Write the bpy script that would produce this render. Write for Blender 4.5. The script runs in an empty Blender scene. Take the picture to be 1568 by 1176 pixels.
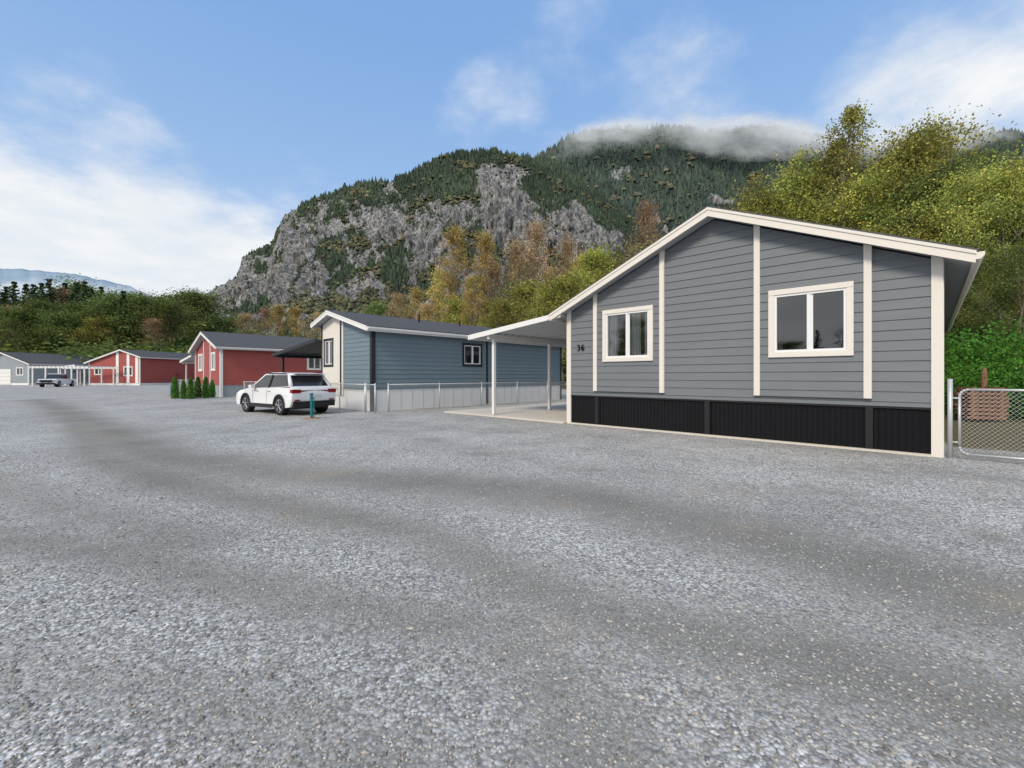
import bpy, math, random
import numpy as np
from mathutils import Vector, Matrix
random.seed(3); rng=np.random.default_rng(7)
F=670.0; H0=1.5; HY=576.0; CX=784.0
scene=bpy.context.scene
def G(px,py):
    z=F*H0/(py-HY); return ((px-CX)/F*z, z)
def K(px): return (px-CX)/F
# ---------------------------------------------------------------- materials
class NT:
    def __init__(s,m):
        m.use_nodes=True; s.t=m.node_tree; s.t.nodes.clear(); s.n=s.t.nodes; s.l=s.t.links
    def add(s,ty,**kw):
        n=s.n.new(ty)
        for k,v in kw.items(): setattr(n,k,v)
        return n
    def lk(s,a,b): s.l.new(a,b)
    def math(s,op,a,b=None,c=None,clamp=False):
        n=s.n.new('ShaderNodeMath'); n.operation=op; n.use_clamp=clamp
        for i,v in enumerate((a,b,c)):
            if v is None: continue
            if isinstance(v,(int,float)): n.inputs[i].default_value=v
            else: s.lk(v,n.inputs[i])
        return n.outputs[0]
    def mix(s,f,a,b,bt='MIX'):
        n=s.n.new('ShaderNodeMix'); n.data_type='RGBA'; n.blend_type=bt
        for sock,v in ((n.inputs[0],f),(n.inputs[6],a),(n.inputs[7],b)):
            if isinstance(v,(int,float)): sock.default_value=v
            elif isinstance(v,tuple): sock.default_value=(v[0],v[1],v[2],1)
            else: s.lk(v,sock)
        return n.outputs[2]
    def ramp(s,f,pts):
        n=s.n.new('ShaderNodeValToRGB'); e=n.color_ramp.elements
        while len(e)<len(pts): e.new(.5)
        for i,(p,c) in enumerate(pts):
            e[i].position=p; e[i].color=(c[0],c[1],c[2],1) if isinstance(c,tuple) else (c,c,c,1)
        s.lk(f,n.inputs[0]); return n.outputs[0]
    def noise(s,vec,scale,detail=4,rough=.6):
        n=s.add('ShaderNodeTexNoise'); n.inputs['Scale'].default_value=scale; n.inputs['Detail'].default_value=detail
        n.inputs['Roughness'].default_value=rough
        if vec is not None: s.lk(vec,n.inputs['Vector'])
        return n.outputs['Fac']
    def sstep(s,v,a,b):
        n=s.n.new('ShaderNodeMapRange'); n.interpolation_type='SMOOTHSTEP'
        n.inputs[1].default_value=a; n.inputs[2].default_value=b; s.lk(v,n.inputs[0]); return n.outputs[0]
    def bump(s,h,st,dist):
        n=s.n.new('ShaderNodeBump'); n.inputs['Strength'].default_value=st; n.inputs['Distance'].default_value=dist
        s.lk(h,n.inputs['Height']); return n.outputs[0]
    def pbsdf(s,col,rough=.6,spec=.5,normal=None,metal=0):
        p=s.add('ShaderNodeBsdfPrincipled')
        if isinstance(col,tuple): p.inputs['Base Color'].default_value=(*col,1)
        else: s.lk(col,p.inputs['Base Color'])
        if isinstance(rough,(int,float)): p.inputs['Roughness'].default_value=rough
        else: s.lk(rough,p.inputs['Roughness'])
        p.inputs['Specular IOR Level'].default_value=spec; p.inputs['Metallic'].default_value=metal
        if normal is not None: s.lk(normal,p.inputs['Normal'])
        return p.outputs[0]
    def out(s,sh):
        o=s.add('ShaderNodeOutputMaterial'); s.lk(sh,o.inputs['Surface'])
    def obj(s): return s.add('ShaderNodeTexCoord').outputs['Object']
def simple(name,c,rough=.6,var=.12,scale=3.,spec=.4,metal=0,bump=0,bscale=60,stretch=None):
    m=bpy.data.materials.new(name); t=NT(m); v=t.obj()
    if stretch:
        mp=t.add('ShaderNodeMapping'); mp.inputs['Scale'].default_value=stretch; t.lk(v,mp.inputs[0]); v=mp.outputs[0]
    n=t.noise(v,scale,5)
    col=t.mix(n,tuple(x*(1-var) for x in c),tuple(min(1,x*(1+var)) for x in c))
    nr=None
    if bump: nr=t.bump(t.noise(v,bscale,3),bump,.01)
    t.out(t.pbsdf(col,rough,spec,nr,metal)); return m
M={}
M['grey']=simple('grey_siding_paint',(.172,.188,.202),.55,.12,1.3,.3,bump=.15,bscale=30,stretch=(.5,.5,4))
M['blue']=simple('blue_siding_paint',(.165,.222,.262),.55,.10,1.3,.3)
M['red']=simple('red_siding_paint',(.36,.085,.075),.55,.12,1.3,.3)
M['lgrey']=simple('light_grey_siding_paint',(.30,.33,.36),.6,.1,1.3,.3)
M['cream']=simple('cream_trim_paint',(.76,.71,.64),.5,.05,2.,.4)
M['white']=simple('white_trim_paint',(.79,.78,.76),.5,.05,2.,.4)
M['skirtw']=simple('white_skirting',(.82,.82,.82),.6,.05,1.,.3)
M['black']=simple('black_metal_skirting',(.007,.007,.009),.5,.2,4.,.2)
M['dark']=simple('dark_trim_paint',(.02,.022,.025),.5,.2,2.,.4)
M['dgrey']=simple('charcoal_post_paint',(.018,.019,.021),.5,.15,2.,.3)
M['shingle']=simple('asphalt_shingles',(.095,.097,.102),.9,.35,9.,.2,bump=.5,bscale=40,stretch=(1,6,1))
M['soffit']=simple('soffit_panel',(.40,.41,.42),.6,.06,2.,.3)
M['awning']=simple('awning_pan_metal',(.38,.40,.42),.45,.08,1.,.4)
M['vinyl']=simple('white_vinyl_frame',(.8,.8,.8),.35,.03,2.,.5)
M['concrete']=simple('concrete_slab',(.62,.57,.49),.85,.12,1.2,.2,bump=.2,bscale=30)
M['galv']=simple('galvanised_steel',(.55,.56,.57),.4,.1,5.,.5,metal=.3)
M['wood']=simple('weathered_wood',(.26,.14,.09),.8,.35,4.,.2,bump=.3,bscale=20)
M['bark']=simple('tree_bark',(.20,.17,.14),.95,.4,6.,.1,bump=.4,bscale=20)
M['room']=simple('interior_wall',(.10,.10,.10),.8,.1,1.,.2)
M['curtain']=simple('white_curtain',(.85,.85,.84),.9,.05,3.,.1)
M['teal']=simple('teal_plastic',(.01,.16,.17),.5,.1,3.,.4)
M['orange']=simple('orange_pad',(.42,.20,.10),.8,.2,3.,.2)
M['carw']=simple('white_car_paint',(.80,.81,.82),.18,.02,1.,.6)
M['carb']=simple('black_plastic_cladding',(.015,.015,.017),.45,.1,8.,.4)
M['tyre']=simple('tyre_rubber',(.02,.02,.02),.85,.2,20.,.2)
M['rim']=simple('alloy_rim',(.45,.46,.48),.25,.05,5.,.5,metal=.8)
M['tail']=simple('tail_lamp_red',(.25,.01,.01),.15,.1,5.,.6)
M['plate']=simple('licence_plate_face',(.6,.62,.68),.4,.1,20.,.4)
m=bpy.data.materials.new('car_glass'); t=NT(m); t.out(t.pbsdf((.012,.015,.018),.05,.8)); M['cglass']=m
m=bpy.data.materials.new('window_glass'); t=NT(m)
fr=t.add('ShaderNodeFresnel'); fr.inputs[0].default_value=1.8
tr=t.add('ShaderNodeBsdfTransparent'); tr.inputs[0].default_value=(.80,.84,.84,1)
gl=t.add('ShaderNodeBsdfGlossy'); gl.inputs['Roughness'].default_value=.02
nv=t.bump(t.noise(t.obj(),1.2,1),.05,.05); t.lk(nv,gl.inputs['Normal'])
f2=t.math('MULTIPLY_ADD',fr.outputs[0],1.5,.04,True)
ms=t.add('ShaderNodeMixShader'); t.lk(f2,ms.inputs[0]); t.lk(tr.outputs[0],ms.inputs[1]); t.lk(gl.outputs[0],ms.inputs[2]); t.out(ms.outputs[0]); M['glass']=m
def leafmat(name,c,tr=.35):
    m=bpy.data.materials.new(name); t=NT(m)
    a=t.add('ShaderNodeAttribute'); a.attribute_name='Col'
    oi=t.add('ShaderNodeObjectInfo')
    col=t.mix(1.,c,a.outputs['Color'],'MULTIPLY')
    k=t.math('MULTIPLY_ADD',oi.outputs['Random'],.5,.75)
    hs=t.add('ShaderNodeHueSaturation'); t.lk(col,hs.inputs['Color']); t.lk(k,hs.inputs['Value'])
    t.lk(t.math('MULTIPLY_ADD',oi.outputs['Random'],.03,.488),hs.inputs['Hue'])
    d=t.add('ShaderNodeBsdfDiffuse'); l=t.add('ShaderNodeBsdfTranslucent')
    t.lk(hs.outputs[0],d.inputs[0]); t.lk(hs.outputs[0],l.inputs[0])
    ms=t.add('ShaderNodeMixShader'); ms.inputs[0].default_value=tr
    t.lk(d.outputs[0],ms.inputs[1]); t.lk(l.outputs[0],ms.inputs[2]); t.out(ms.outputs[0]); return m
M['lf_green']=leafmat('leaf_green',(.165,.205,.065))
M['lf_yg']=leafmat('leaf_yellow_green',(.37,.36,.095))
M['lf_yel']=leafmat('leaf_yellow',(.55,.42,.15))
M['lf_or']=leafmat('leaf_rust',(.46,.31,.18))
M['lf_con']=leafmat('conifer_needles',(.085,.120,.062),.15)
M['lf_ivy']=leafmat('leaf_bramble',(.11,.25,.045))
# ---------------------------------------------------------------- mesh builder
class MB:
    def __init__(s): s.v=[]; s.f=[]; s.m=[]
    def face(s,pts,mi=0):
        b=len(s.v); s.v+= [tuple(p) for p in pts]; s.f.append(tuple(range(b,b+len(pts)))); s.m.append(mi)
    def box(s,x0,x1,y0,y1,z0,z1,mi=0):
        b=len(s.v)
        s.v+=[(x0,y0,z0),(x1,y0,z0),(x1,y1,z0),(x0,y1,z0),(x0,y0,z1),(x1,y0,z1),(x1,y1,z1),(x0,y1,z1)]
        for q in ((3,2,1,0),(4,5,6,7),(0,1,5,4),(1,2,6,5),(2,3,7,6),(3,0,4,7)):
            s.f.append(tuple(b+i for i in q)); s.m.append(mi)
    def prism(s,O,ex,en,poly,n0,n1,mi=0):
        if len(poly)<3: return
        b=len(s.v); n=len(poly)
        for nn in (n0,n1):
            for (a,z) in poly: s.v.append((O[0]+ex[0]*a+en[0]*nn,O[1]+ex[1]*a+en[1]*nn,O[2]+z))
        s.f.append(tuple(b+i for i in range(n))); s.f.append(tuple(b+n+i for i in reversed(range(n)))); s.m+=[mi,mi]
        for i in range(n):
            j=(i+1)%n; s.f.append((b+i,b+n+i,b+n+j,b+j)); s.m.append(mi)
    def tube(s,p0,p1,r0,r1=None,n=8,mi=0,cap=True):
        if r1 is None: r1=r0
        p0=Vector(p0); p1=Vector(p1); d=(p1-p0)
        if d.length<1e-6: return
        d.normalize(); a=d.orthogonal().normalized(); c=d.cross(a); b=len(s.v)
        for p,r in ((p0,r0),(p1,r1)):
            for i in range(n):
                t=2*math.pi*i/n; q=p+a*(math.cos(t)*r)+c*(math.sin(t)*r); s.v.append(tuple(q))
        for i in range(n):
            j=(i+1)%n; s.f.append((b+i,b+j,b+n+j,b+n+i)); s.m.append(mi)
        if cap:
            s.f.append(tuple(b+i for i in reversed(range(n)))); s.f.append(tuple(b+n+i for i in range(n))); s.m+=[mi,mi]
    def mesh(s,name,mats,smooth=False,fixn=True):
        me=bpy.data.meshes.new(name); me.from_pydata(s.v,[],s.f)
        for mm in mats: me.materials.append(mm)
        me.polygons.foreach_set('material_index',s.m)
        if smooth: me.polygons.foreach_set('use_smooth',[True]*len(s.f))
        if fixn:
            import bmesh
            bm=bmesh.new(); bm.from_mesh(me); bmesh.ops.recalc_face_normals(bm,faces=bm.faces); bm.to_mesh(me); bm.free()
        me.update(); return me
def addobj(name,me,parent=None,loc=(0,0,0),rot=0,scale=1):
    o=bpy.data.objects.new(name,me); scene.collection.objects.link(o); o.location=loc; o.rotation_euler=(0,0,rot)
    if isinstance(scale,(int,float)): o.scale=(scale,)*3
    else: o.scale=scale
    if parent: o.parent=parent
    return o
def bev(o,w,seg=2):
    b=o.modifiers.new('bevel','BEVEL'); b.width=w; b.segments=seg; b.limit_method='ANGLE'; b.angle_limit=math.radians(35)
# ---------------------------------------------------------------- frame
ROT=math.atan2(-.690,.724)
EX=(.724,-.690); EY=(.690,.724)
def clip(poly,hp):
    for (a,b,c) in hp:
        out=[]; n=len(poly)
        for i in range(n):
            p=poly[i]; q=poly[(i+1)%n]; dp=a*p[0]+b*p[1]-c; dq=a*q[0]+b*q[1]-c
            if dp<=0: out.append(p)
            if (dp<0 and dq>0) or (dp>0 and dq<0):
                t=dp/(dp-dq); out.append((p[0]+(q[0]-p[0])*t,p[1]+(q[1]-p[1])*t))
        poly=out
        if len(poly)<3: return []
    return poly
def siding(mb,O,ex,en,hp,s0,s1,z0,z1,holes=(),h=.2,th=.02,off=0.,zb=0.):
    r=math.floor((z0-zb)/h)
    while zb+r*h<z1:
        ra=zb+r*h; rb=ra+h; a=max(ra,z0); b=min(rb,z1); r+=1
        if b-a<1e-4: continue
        cuts=sorted({a,b,*[q for ho in holes for q in ho[2:4] if a<q<b]})
        for c0,c1 in zip(cuts[:-1],cuts[1:]):
            segs=[(s0,s1)]
            for ho in holes:
                if ho[2]<=c0+1e-6 and ho[3]>=c1-1e-6:
                    ns=[]
                    for (x,y) in segs:
                        if ho[1]<=x or ho[0]>=y: ns.append((x,y)); continue
                        if ho[0]>x: ns.append((x,ho[0]))
                        if ho[1]<y: ns.append((ho[1],y))
                    segs=ns
            for (x,y) in segs:
                p=clip([(x,c0),(y,c0),(y,c1),(x,c1)],hp)
                if not p: continue
                def W(s_,z_,n_): return (O[0]+ex[0]*s_+en[0]*n_,O[1]+ex[1]*s_+en[1]*n_,O[2]+z_)
                mb.face([W(s_,z_,off+th*(1-(z_-ra)/h)+.002) for s_,z_ in p])
                if c0==a:
                    bx=[q[0] for q in p if abs(q[1]-c0)<1e-5]
                    if len(bx)>=2: mb.face([W(min(bx),c0,off),W(max(bx),c0,off),W(max(bx),c0,off+th+.002),W(min(bx),c0,off+th+.002)])
def window(parent,O,ex,en,w,trim,off=0.,tw=.12,curtain=False,nm='window',room=True,mull=True,fr='vinyl'):
    s0,s1,z0,z1=w
    mb=MB(); R=lambda a,b,c,d:[(a,c),(b,c),(b,d),(a,d)]
    mb.prism(O,ex,en,R(s0,s1,z1-tw,z1),off-.01,off+.055); mb.prism(O,ex,en,R(s0,s1,z0,z0+tw),off-.01,off+.055)
    mb.prism(O,ex,en,R(s0,s0+tw,z0+tw,z1-tw),off-.01,off+.05); mb.prism(O,ex,en,R(s1-tw,s1,z0+tw,z1-tw),off-.01,off+.05)
    o=addobj(nm+'_trim',mb.mesh(nm+'_trim',[M[trim]]),parent); bev(o,.006,1)
    a,b,c,d=s0+tw,s1-tw,z0+tw,z1-tw; fw=.045; mb=MB()
    mb.prism(O,ex,en,R(a,b,d-fw,d),off-.05,off+.03); mb.prism(O,ex,en,R(a,b,c,c+fw),off-.05,off+.03)
    mb.prism(O,ex,en,R(a,a+fw,c+fw,d-fw),off-.05,off+.028); mb.prism(O,ex,en,R(b-fw,b,c+fw,d-fw),off-.05,off+.028)
    mid=(a+b)/2
    if mull:
        mb.prism(O,ex,en,R(mid-.035,mid+.035,c+fw,d-fw),off-.04,off+.022)
        mb.prism(O,ex,en,R(mid+.035,mid+.075,c+fw,d-fw),off-.05,off+.0)
    addobj(nm+'_frame',mb.mesh(nm+'_frame',[M[fr]]),parent)
    mb=MB(); P3=lambda s_,z_,n_:(O[0]+ex[0]*s_+en[0]*n_,O[1]+ex[1]*s_+en[1]*n_,O[2]+z_)
    mb.face([P3(a,c,off-.02),P3(b,c,off-.02),P3(b,d,off-.02),P3(a,d,off-.02)])
    addobj(nm+'_glass',mb.mesh(nm+'_glass',[M['glass']],fixn=False),parent)
    if room:
        mb=MB(); x0,x1,y0,y1,dp=a-.5,b+.5,c-.6,d+.4,-2.6
        q=[P3(x0,y0,dp),P3(x1,y0,dp),P3(x1,y1,dp),P3(x0,y1,dp)]; p=[P3(x0,y0,-.06),P3(x1,y0,-.06),P3(x1,y1,-.06),P3(x0,y1,-.06)]
        mb.face(q)
        for i in range(4): mb.face([p[i],p[(i+1)%4],q[(i+1)%4],q[i]])
        addobj(nm+'_room',mb.mesh(nm+'_room',[M['room']],fixn=False),parent)
    if curtain:
        mb=MB()
        for (u0,u1) in ((a-.03,a+.30),(mid-.12,mid+.36),(b-.20,b+.03)):
            n=30
            for i in range(n):
                ua=u0+(u1-u0)*i/n; ub=u0+(u1-u0)*(i+1)/n
                na=off-.11+.03*math.sin(ua*60); nb=off-.11+.03*math.sin(ub*60)
                mb.face([P3(ua,c-.1,na),P3(ub,c-.1,nb),P3(ub,d+.1,nb),P3(ua,d+.1,na)])
        addobj(nm+'_curtain',mb.mesh(nm+'_curtain',[M['curtain']],True,False),parent)
def gable_hp(W,pk,pz,m,drop):
    return [(m,1,pz-drop+m*pk),(-m,1,pz-drop-m*pk)]
def house(name,R,W,D,skirt,pk,pz,m,wall,trim,roofm='shingle',skm='skirtw',over=.45,fo=.4,fw=(),sw=(),sp=.2,rot=ROT,ribs=True,cornerb=None):
    ca,sa=math.cos(rot),math.sin(rot)
    e=bpy.data.objects.new(name,None); scene.collection.objects.link(e)
    e.location=(R[0]-W*ca,R[1]-W*sa,0); e.rotation_euler=(0,0,rot)
    hp=gable_hp(W,pk,pz,m,.2)
    mb=MB(); siding(mb,(0,0,0),(1,0),(0,-1),hp,0,W,skirt,pz,[w[:4] for w in fw],h=sp)
    addobj('front_wall',mb.mesh('front_wall',[M[wall]],fixn=False),e)
    zr=pz-.2-m*(W-pk); zl=pz-.2-m*pk
    mb=MB(); siding(mb,(W,0,0),(0,1),(1,0),[],0,D,skirt,zr+.1,[w[:4] for w in sw],h=sp)
    addobj('side_wall',mb.mesh('side_wall',[M[wall]],fixn=False),e)
    mb=MB(); siding(mb,(0,0,0),(0,1),(-1,0),[],0,D,skirt,zl+.1,(),h=sp)
    siding(mb,(0,D,0),(1,0),(0,1),hp,0,W,skirt,pz,(),h=sp)
    addobj('rear_walls',mb.mesh('rear_walls',[M[wall]],fixn=False),e)
    mb=MB()
    def rib(p0,p1,nrm):
        L=math.hypot(p1[0]-p0[0],p1[1]-p0[1]); n=int(L/.05); pts=[]
        for i in range(n+1):
            o=-.03 if (i//1)%2 else -.008
            x=p0[0]+(p1[0]-p0[0])*i/n+nrm[0]*o; y=p0[1]+(p1[1]-p0[1])*i/n+nrm[1]*o; pts.append((x,y))
        for a,b in zip(pts[:-1],pts[1:]): mb.face([(a[0],a[1],0),(b[0],b[1],0),(b[0],b[1],skirt),(a[0],a[1],skirt)])
    if ribs:
        rib((0,0),(W,0),(0,-1)); rib((W,0),(W,D),(1,0))
    else: mb.box(.01,W-.01,.01,D,0,skirt)
    mb.face([(0,0,skirt-.002),(W,0,skirt-.002),(W,D,skirt-.002),(0,D,skirt-.002)])
    addobj('skirting',mb.mesh('skirting',[M[skm]],fixn=False),e)
    def prof(top,thick,ov):
        a=(-ov,pz+top-m*(pk+ov)); b=(pk,pz+top); c=(W+ov,pz+top-m*(W-pk+ov))
        return [a,b,c,(c[0],c[1]-thick),(b[0],b[1]-thick),(a[0],a[1]-thick)]
    def slab(nm,top,thick,ov,y0,y1,mat):
        p=prof(top,thick,ov); mb=MB()
        mb.prism((0,0,0),(1,0),(0,1),[p[0],p[1],p[4],p[5]],y0,y1); mb.prism((0,0,0),(1,0),(0,1),[p[1],p[2],p[3],p[4]],y0,y1)
        addobj(nm,mb.mesh(nm,[M[mat]]),e)
    slab('roof_shingles',.035,.035,over+.04,-fo-.04,D+fo,roofm)
    slab('roof_soffit',-.003,.15,over-.03,-fo+.0,D+fo-.05,'soffit')
    slab('rake_board',-.002,.21,over+.0,-fo-.035,-fo-.002,trim)
    slab('rake_moulding',-.002,.06,over+.01,-fo-.055,-fo-.037,trim)
    mb=MB()
    for (xx,s_,) in ((W+over,1),(-over,-1)):
        zz=pz-m*((W-pk if s_>0 else pk)+over)
        mb.box(*(sorted((xx-.03*s_,xx-.001*s_))),-fo+.0,D+fo,zz-.2,zz-.03)
        mb.prism((0,0,0),(1,0),(0,1),[(xx,zz-.03),(xx+.11*s_,zz-.03),(xx+.11*s_,zz-.09),(xx+.06*s_,zz-.15),(xx,zz-.15)],-fo-.02,D+fo)
    addobj('eave_gutter',mb.mesh('eave_gutter',[M[trim]]),e)
    mb=MB(); cb=.13
    for (x0,zt) in ((-.03,zl),(W-cb,zr)):
        mb.prism((0,0,0),(1,0),(0,-1),clip([(x0,0),(x0+cb+.03,0),(x0+cb+.03,9),(x0,9)],gable_hp(W,pk,pz,m,.155)),-.0,.045)
    mb.box(W+.0,W+.042,.002,cb,0,zr+.02)
    mb.box(W+.0,W+.042,D-cb,D,0,zr+.02)
    addobj('corner_boards',mb.mesh('corner_boards',[M[cornerb or trim]]),e)
    for i,w in enumerate(fw): window(e,(0,0,0),(1,0),(0,-1),w[:4],w[4] if len(w)>4 else trim,off=w[5] if len(w)>5 else 0,curtain=(w[6] if len(w)>6 else False),nm='front_window')
    for w in sw: window(e,(W,0,0),(0,1),(1,0),w[:4],w[4] if len(w)>4 else trim,nm='side_window')
    return e
def battens(e,W,pk,pz,m,xs,z0,mat,n1=.095,w=.13):
    mb=MB()
    for x in xs: mb.prism((0,0,0),(1,0),(0,-1),clip([(x-w/2,z0),(x+w/2,z0),(x+w/2,9),(x-w/2,9)],gable_hp(W,pk,pz,m,.16)),0,n1)
    o=addobj('vertical_battens',mb.mesh('vertical_battens',[M[mat]]),e); bev(o,.006,1)
# ---- grey house (number 36)
Wg=8.49; pkg=4.46; pzg=5.58; mg=.432
gw=[(1.32,2.90,1.92,3.44,'cream',.06,True),(5.68,7.22,1.92,3.44,'cream',.06,False)]
gh=house('grey_house',(7.94,8.10),Wg,17,.91,pkg,pzg,mg,'grey','cream',skm='black',fw=gw,over=.42)
mb=MB()
for (a,b) in ((1.05,3.14),(5.44,7.44)):
    siding(mb,(0,0,0),(1,0),(0,-1),gable_hp(Wg,pkg,pzg,mg,.2),a,b,1.05,pzg,[w[:4] for w in gw],off=.055,h=.2)
    mb.box(a,b,-.055,.0,1.035,1.05)
addobj('window_bay_siding',mb.mesh('window_bay_siding',[M['grey']],fixn=False),gh)
battens(gh,Wg,pkg,pzg,mg,(1.05,3.14,5.44,7.44),1.05,'cream')
mb=MB()
for x in (1.07,4.30,7.46): mb.box(x-.06,x+.06,-.03,.0,.05,.905)
mb.box(.1,Wg-.1,-.028,.0,.87,.905)
addobj('skirt_posts',mb.mesh('skirt_posts',[M['dgrey']]),gh)
mb=MB(); mb.box(.1,Wg-.13,-.09,-.0,0,.04); addobj('footing_ledge',mb.mesh('footing_ledge',[M['concrete']]),gh)
cu=bpy.data.curves.new('house_number','FONT'); cu.body='36'; cu.size=.26; cu.extrude=.012; cu.space_character=1.15
to=bpy.data.objects.new('tmp',cu); scene.collection.objects.link(to); bpy.context.view_layer.update()
me=bpy.data.meshes.new_from_object(to); bpy.data.objects.remove(to); me.materials.clear(); me.materials.append(M['black'])
o=addobj('house_number',me,gh,(.36,-.045,2.30)); o.rotation_euler=(math.pi/2,0,0)
def awning(name,origin,rot,wd,L,z_in,z_out,post_x,posts_y,fas,post,pan='awning',y0=-.3):
    e=bpy.data.objects.new(name,None); scene.collection.objects.link(e); e.location=(origin[0],origin[1],0); e.rotation_euler=(0,0,rot)
    zf=lambda x:z_in+(z_out-z_in)*(-x/wd)
    mb=MB(); n=int(L/.1); pr=[]
    for i in range(n+1): pr.append((y0+L*i/n,.04*(i%4 in(0,1))))
    for (a,ha),(b,hb) in zip(pr[:-1],pr[1:]):
        mb.face([(0,a,z_in+ha),(-wd,a,z_out+ha),(-wd,b,z_out+hb),(0,b,z_in+hb)])
    addobj('roof_pans',mb.mesh('roof_pans',[M[pan]],fixn=False),e)
    mb=MB()
    mb.prism((0,0,0),(1,0),(0,1),[(0,z_in+.09),(-wd-.05,z_out+.09),(-wd-.05,z_out-.09),(0,z_in-.07)],y0-.05,y0)
    mb.box(-wd-.12,-wd-.001,y0-.05,y0+L,z_out-.09,z_out+.09)
    addobj('fascia',mb.mesh('fascia',[M[fas]]),e)
    mb=MB(); zz=zf(-post_x)
    mb.box(-post_x-.05,-post_x+.05,y0+.05,y0+L,zz-.2,zz-.02)
    for y in posts_y:
        mb.box(-post_x-.055,-post_x+.055,y,y+.11,.05,zz-.2)
        mb.box(-post_x-.1,-post_x+.1,y-.045,y+.155,.03,.06)
    addobj('posts_and_beam',mb.mesh('posts_and_beam',[M[post]]),e); return e
L0=(1.79,13.96)
awning('patio_awning',(L0[0]-.04,L0[1]),ROT,4.3,8.5,3.42,2.98,3.4,(.0,3.3,7.8),'white','white')
mb=MB(); mb.box(-6.1,-.0,-.25,11,.0,.06); o=addobj('concrete_patio',mb.mesh('concrete_patio',[M['concrete']]),None,(L0[0],L0[1],0),ROT); bev(o,.01)
mb=MB(); mb.box(-1.5,-.05,2.5,4.4,2.55,2.63); mb.box(-1.45,-1.36,2.55,2.64,.06,2.55); mb.box(-.9,-.1,2.9,3.9,.06,.5); mb.box(-1.2,-.9,2.9,3.9,.06,.28)
addobj('porch_canopy',mb.mesh('porch_canopy',[M['white']]),gh)
# ---- blue house
R=G(570,630)
Wb=5.0; pkb=1.5; 
bh=house('blue_house',R,Wb,13.2,.92,pkb,4.62,.27,'blue','white',fw=[(.25,1.35,1.95,3.35,'dark')],sw=[(4.95,6.3,2.0,3.2,'dark')],over=.35,ribs=False,cornerb='dark')
mb=MB()
siding(mb,(0,0,0),(1,0),(0,-1),gable_hp(Wb,pkb,4.62,.27,.2),.0,2.1,.6,4.62,[(.25,1.35,1.95,3.35)],off=.03,h=1.2,th=.004)
addobj('cream_panel',mb.mesh('cream_panel',[M['cream']],fixn=False),bh)
battens(bh,Wb,pkb,4.62,.27,(2.15,),.6,'dark',.07,.12)
battens(bh,Wb,pkb,4.62,.27,(2.32,),.6,'cream',.06,.14)
mb=MB(); mb.box(Wb,Wb+.035,6.6,6.72,0,3.5); addobj('side_batten',mb.mesh('side_batten',[M['dark']]),bh)
mb=MB()
for i in range(22): mb.box(Wb-.008,Wb-.0,.2+i*.6,.21+i*.6,.02,.9)
addobj('skirt_seams',mb.mesh('skirt_seams',[M['lgrey']]),bh)
mb=MB()
for (x,y) in ((2.6,4),(2.3,7),(3.0,9.5)): mb.tube((x,y,4.2),(x,y,4.75),.05)
addobj('roof_vents',mb.mesh('roof_vents',[M['dgrey']]),bh)
Lb=(R[0]-Wb*EX[0],R[1]-Wb*EX[1])
awning('dark_carport',(Lb[0],Lb[1]),ROT,6.2,6.,3.3,2.75,5.6,(.0,5.),'dark','dark','dgrey')
# ---- red house
R=G(338,608)
rh=house('red_house',R,8.,15,.85,4.,4.95,.30,'red','white',skm='lgrey',fw=[(1.2,2.6,1.9,3.3,'white'),(5.4,6.6,1.9,3.3,'white')],sw=[(6,7.2,2.,3.2,'white')],ribs=False)
battens(rh,8.,4.,4.95,.30,(3.,5.1),.85,'white',.05)
Lr=(R[0]-8*EX[0],R[1]-8*EX[1])
awning('white_carport',(Lr[0],Lr[1]),ROT,4.5,7.,3.2,2.8,4.1,(.0,3.,6.),'white','white')
house('grey_shed',(-12.6,33.5),5.5,4,.1,2.7,3.7,.3,'lgrey','white',fw=[(1.0,2.4,1.2,2.4,'white'),(3.3,4.6,1.2,2.4,'white')],ribs=False,over=.2,fo=.2)
def far(name,px,Z,W,D,pk,pz,m,wall,rot,fw=(),door=None,trim='white'):
    X=(px-CX)/F*Z
    e=house(name,(X,Z),W,D,.35,pk,pz,m,wall,trim,fw=fw,ribs=False,rot=rot,over=.5)
    if door:
        mb=MB(); a,b,h=door
        for i in range(4): mb.box(a,b,-.07,-.0,.1+i*(h/4)+.01,.1+(i+1)*h/4-.02)
        addobj('garage_door',mb.mesh('garage_door',[M['white']]),e)
    return e
e=far('red_white_house',214,72,9.5,14,6.2,5.9,.32,'red',-.12,fw=[(1.,2.6,1.7,3.1,'white'),(6.5,8.2,1.5,3.1,'white')])
battens(e,9.5,6.2,5.9,.32,(5.4,9.0,7.4),.35,'white',.08,.5)
awning('white_carport',G(118,589.9),-.12,3.4,8.,3.3,3.0,3.2,(.0,3.,7.),'white','white')
far('grey_garage',253,92,5.6,9,2.8,4.4,.35,'lgrey',-.2,door=(1.1,4.5,2.4))
far('grey_house',44,74,9,14,4.,5.6,.36,'lgrey',-.1,fw=[(6.6,8.,1.6,3.,'white')],door=(2.4,5.6,2.6))
far('brown_house',300,88,7,9,3.5,4.6,.3,'cream',-.5,fw=[(1.,2.6,1.7,3.1,'white')])
e=bpy.data.objects.new('white_pergola',None); scene.collection.objects.link(e); e.location=((50-CX)/F*66,66,0); e.rotation_euler=(0,0,.03)
mb=MB()
for i in range(5):
    for y in (0,5): mb.box(i*1.9-.07,i*1.9+.07,y-.07,y+.07,0,2.7)
mb.box(-.4,8.2,-.1,.1,2.7,2.95); mb.box(-.4,8.2,4.9,5.1,2.7,2.95)
for i in range(14): mb.box(-.3+i*.6,-.2+i*.6,-.4,5.4,2.951,3.06)
addobj('frame',mb.mesh('frame',[M['white']]),e)
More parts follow.
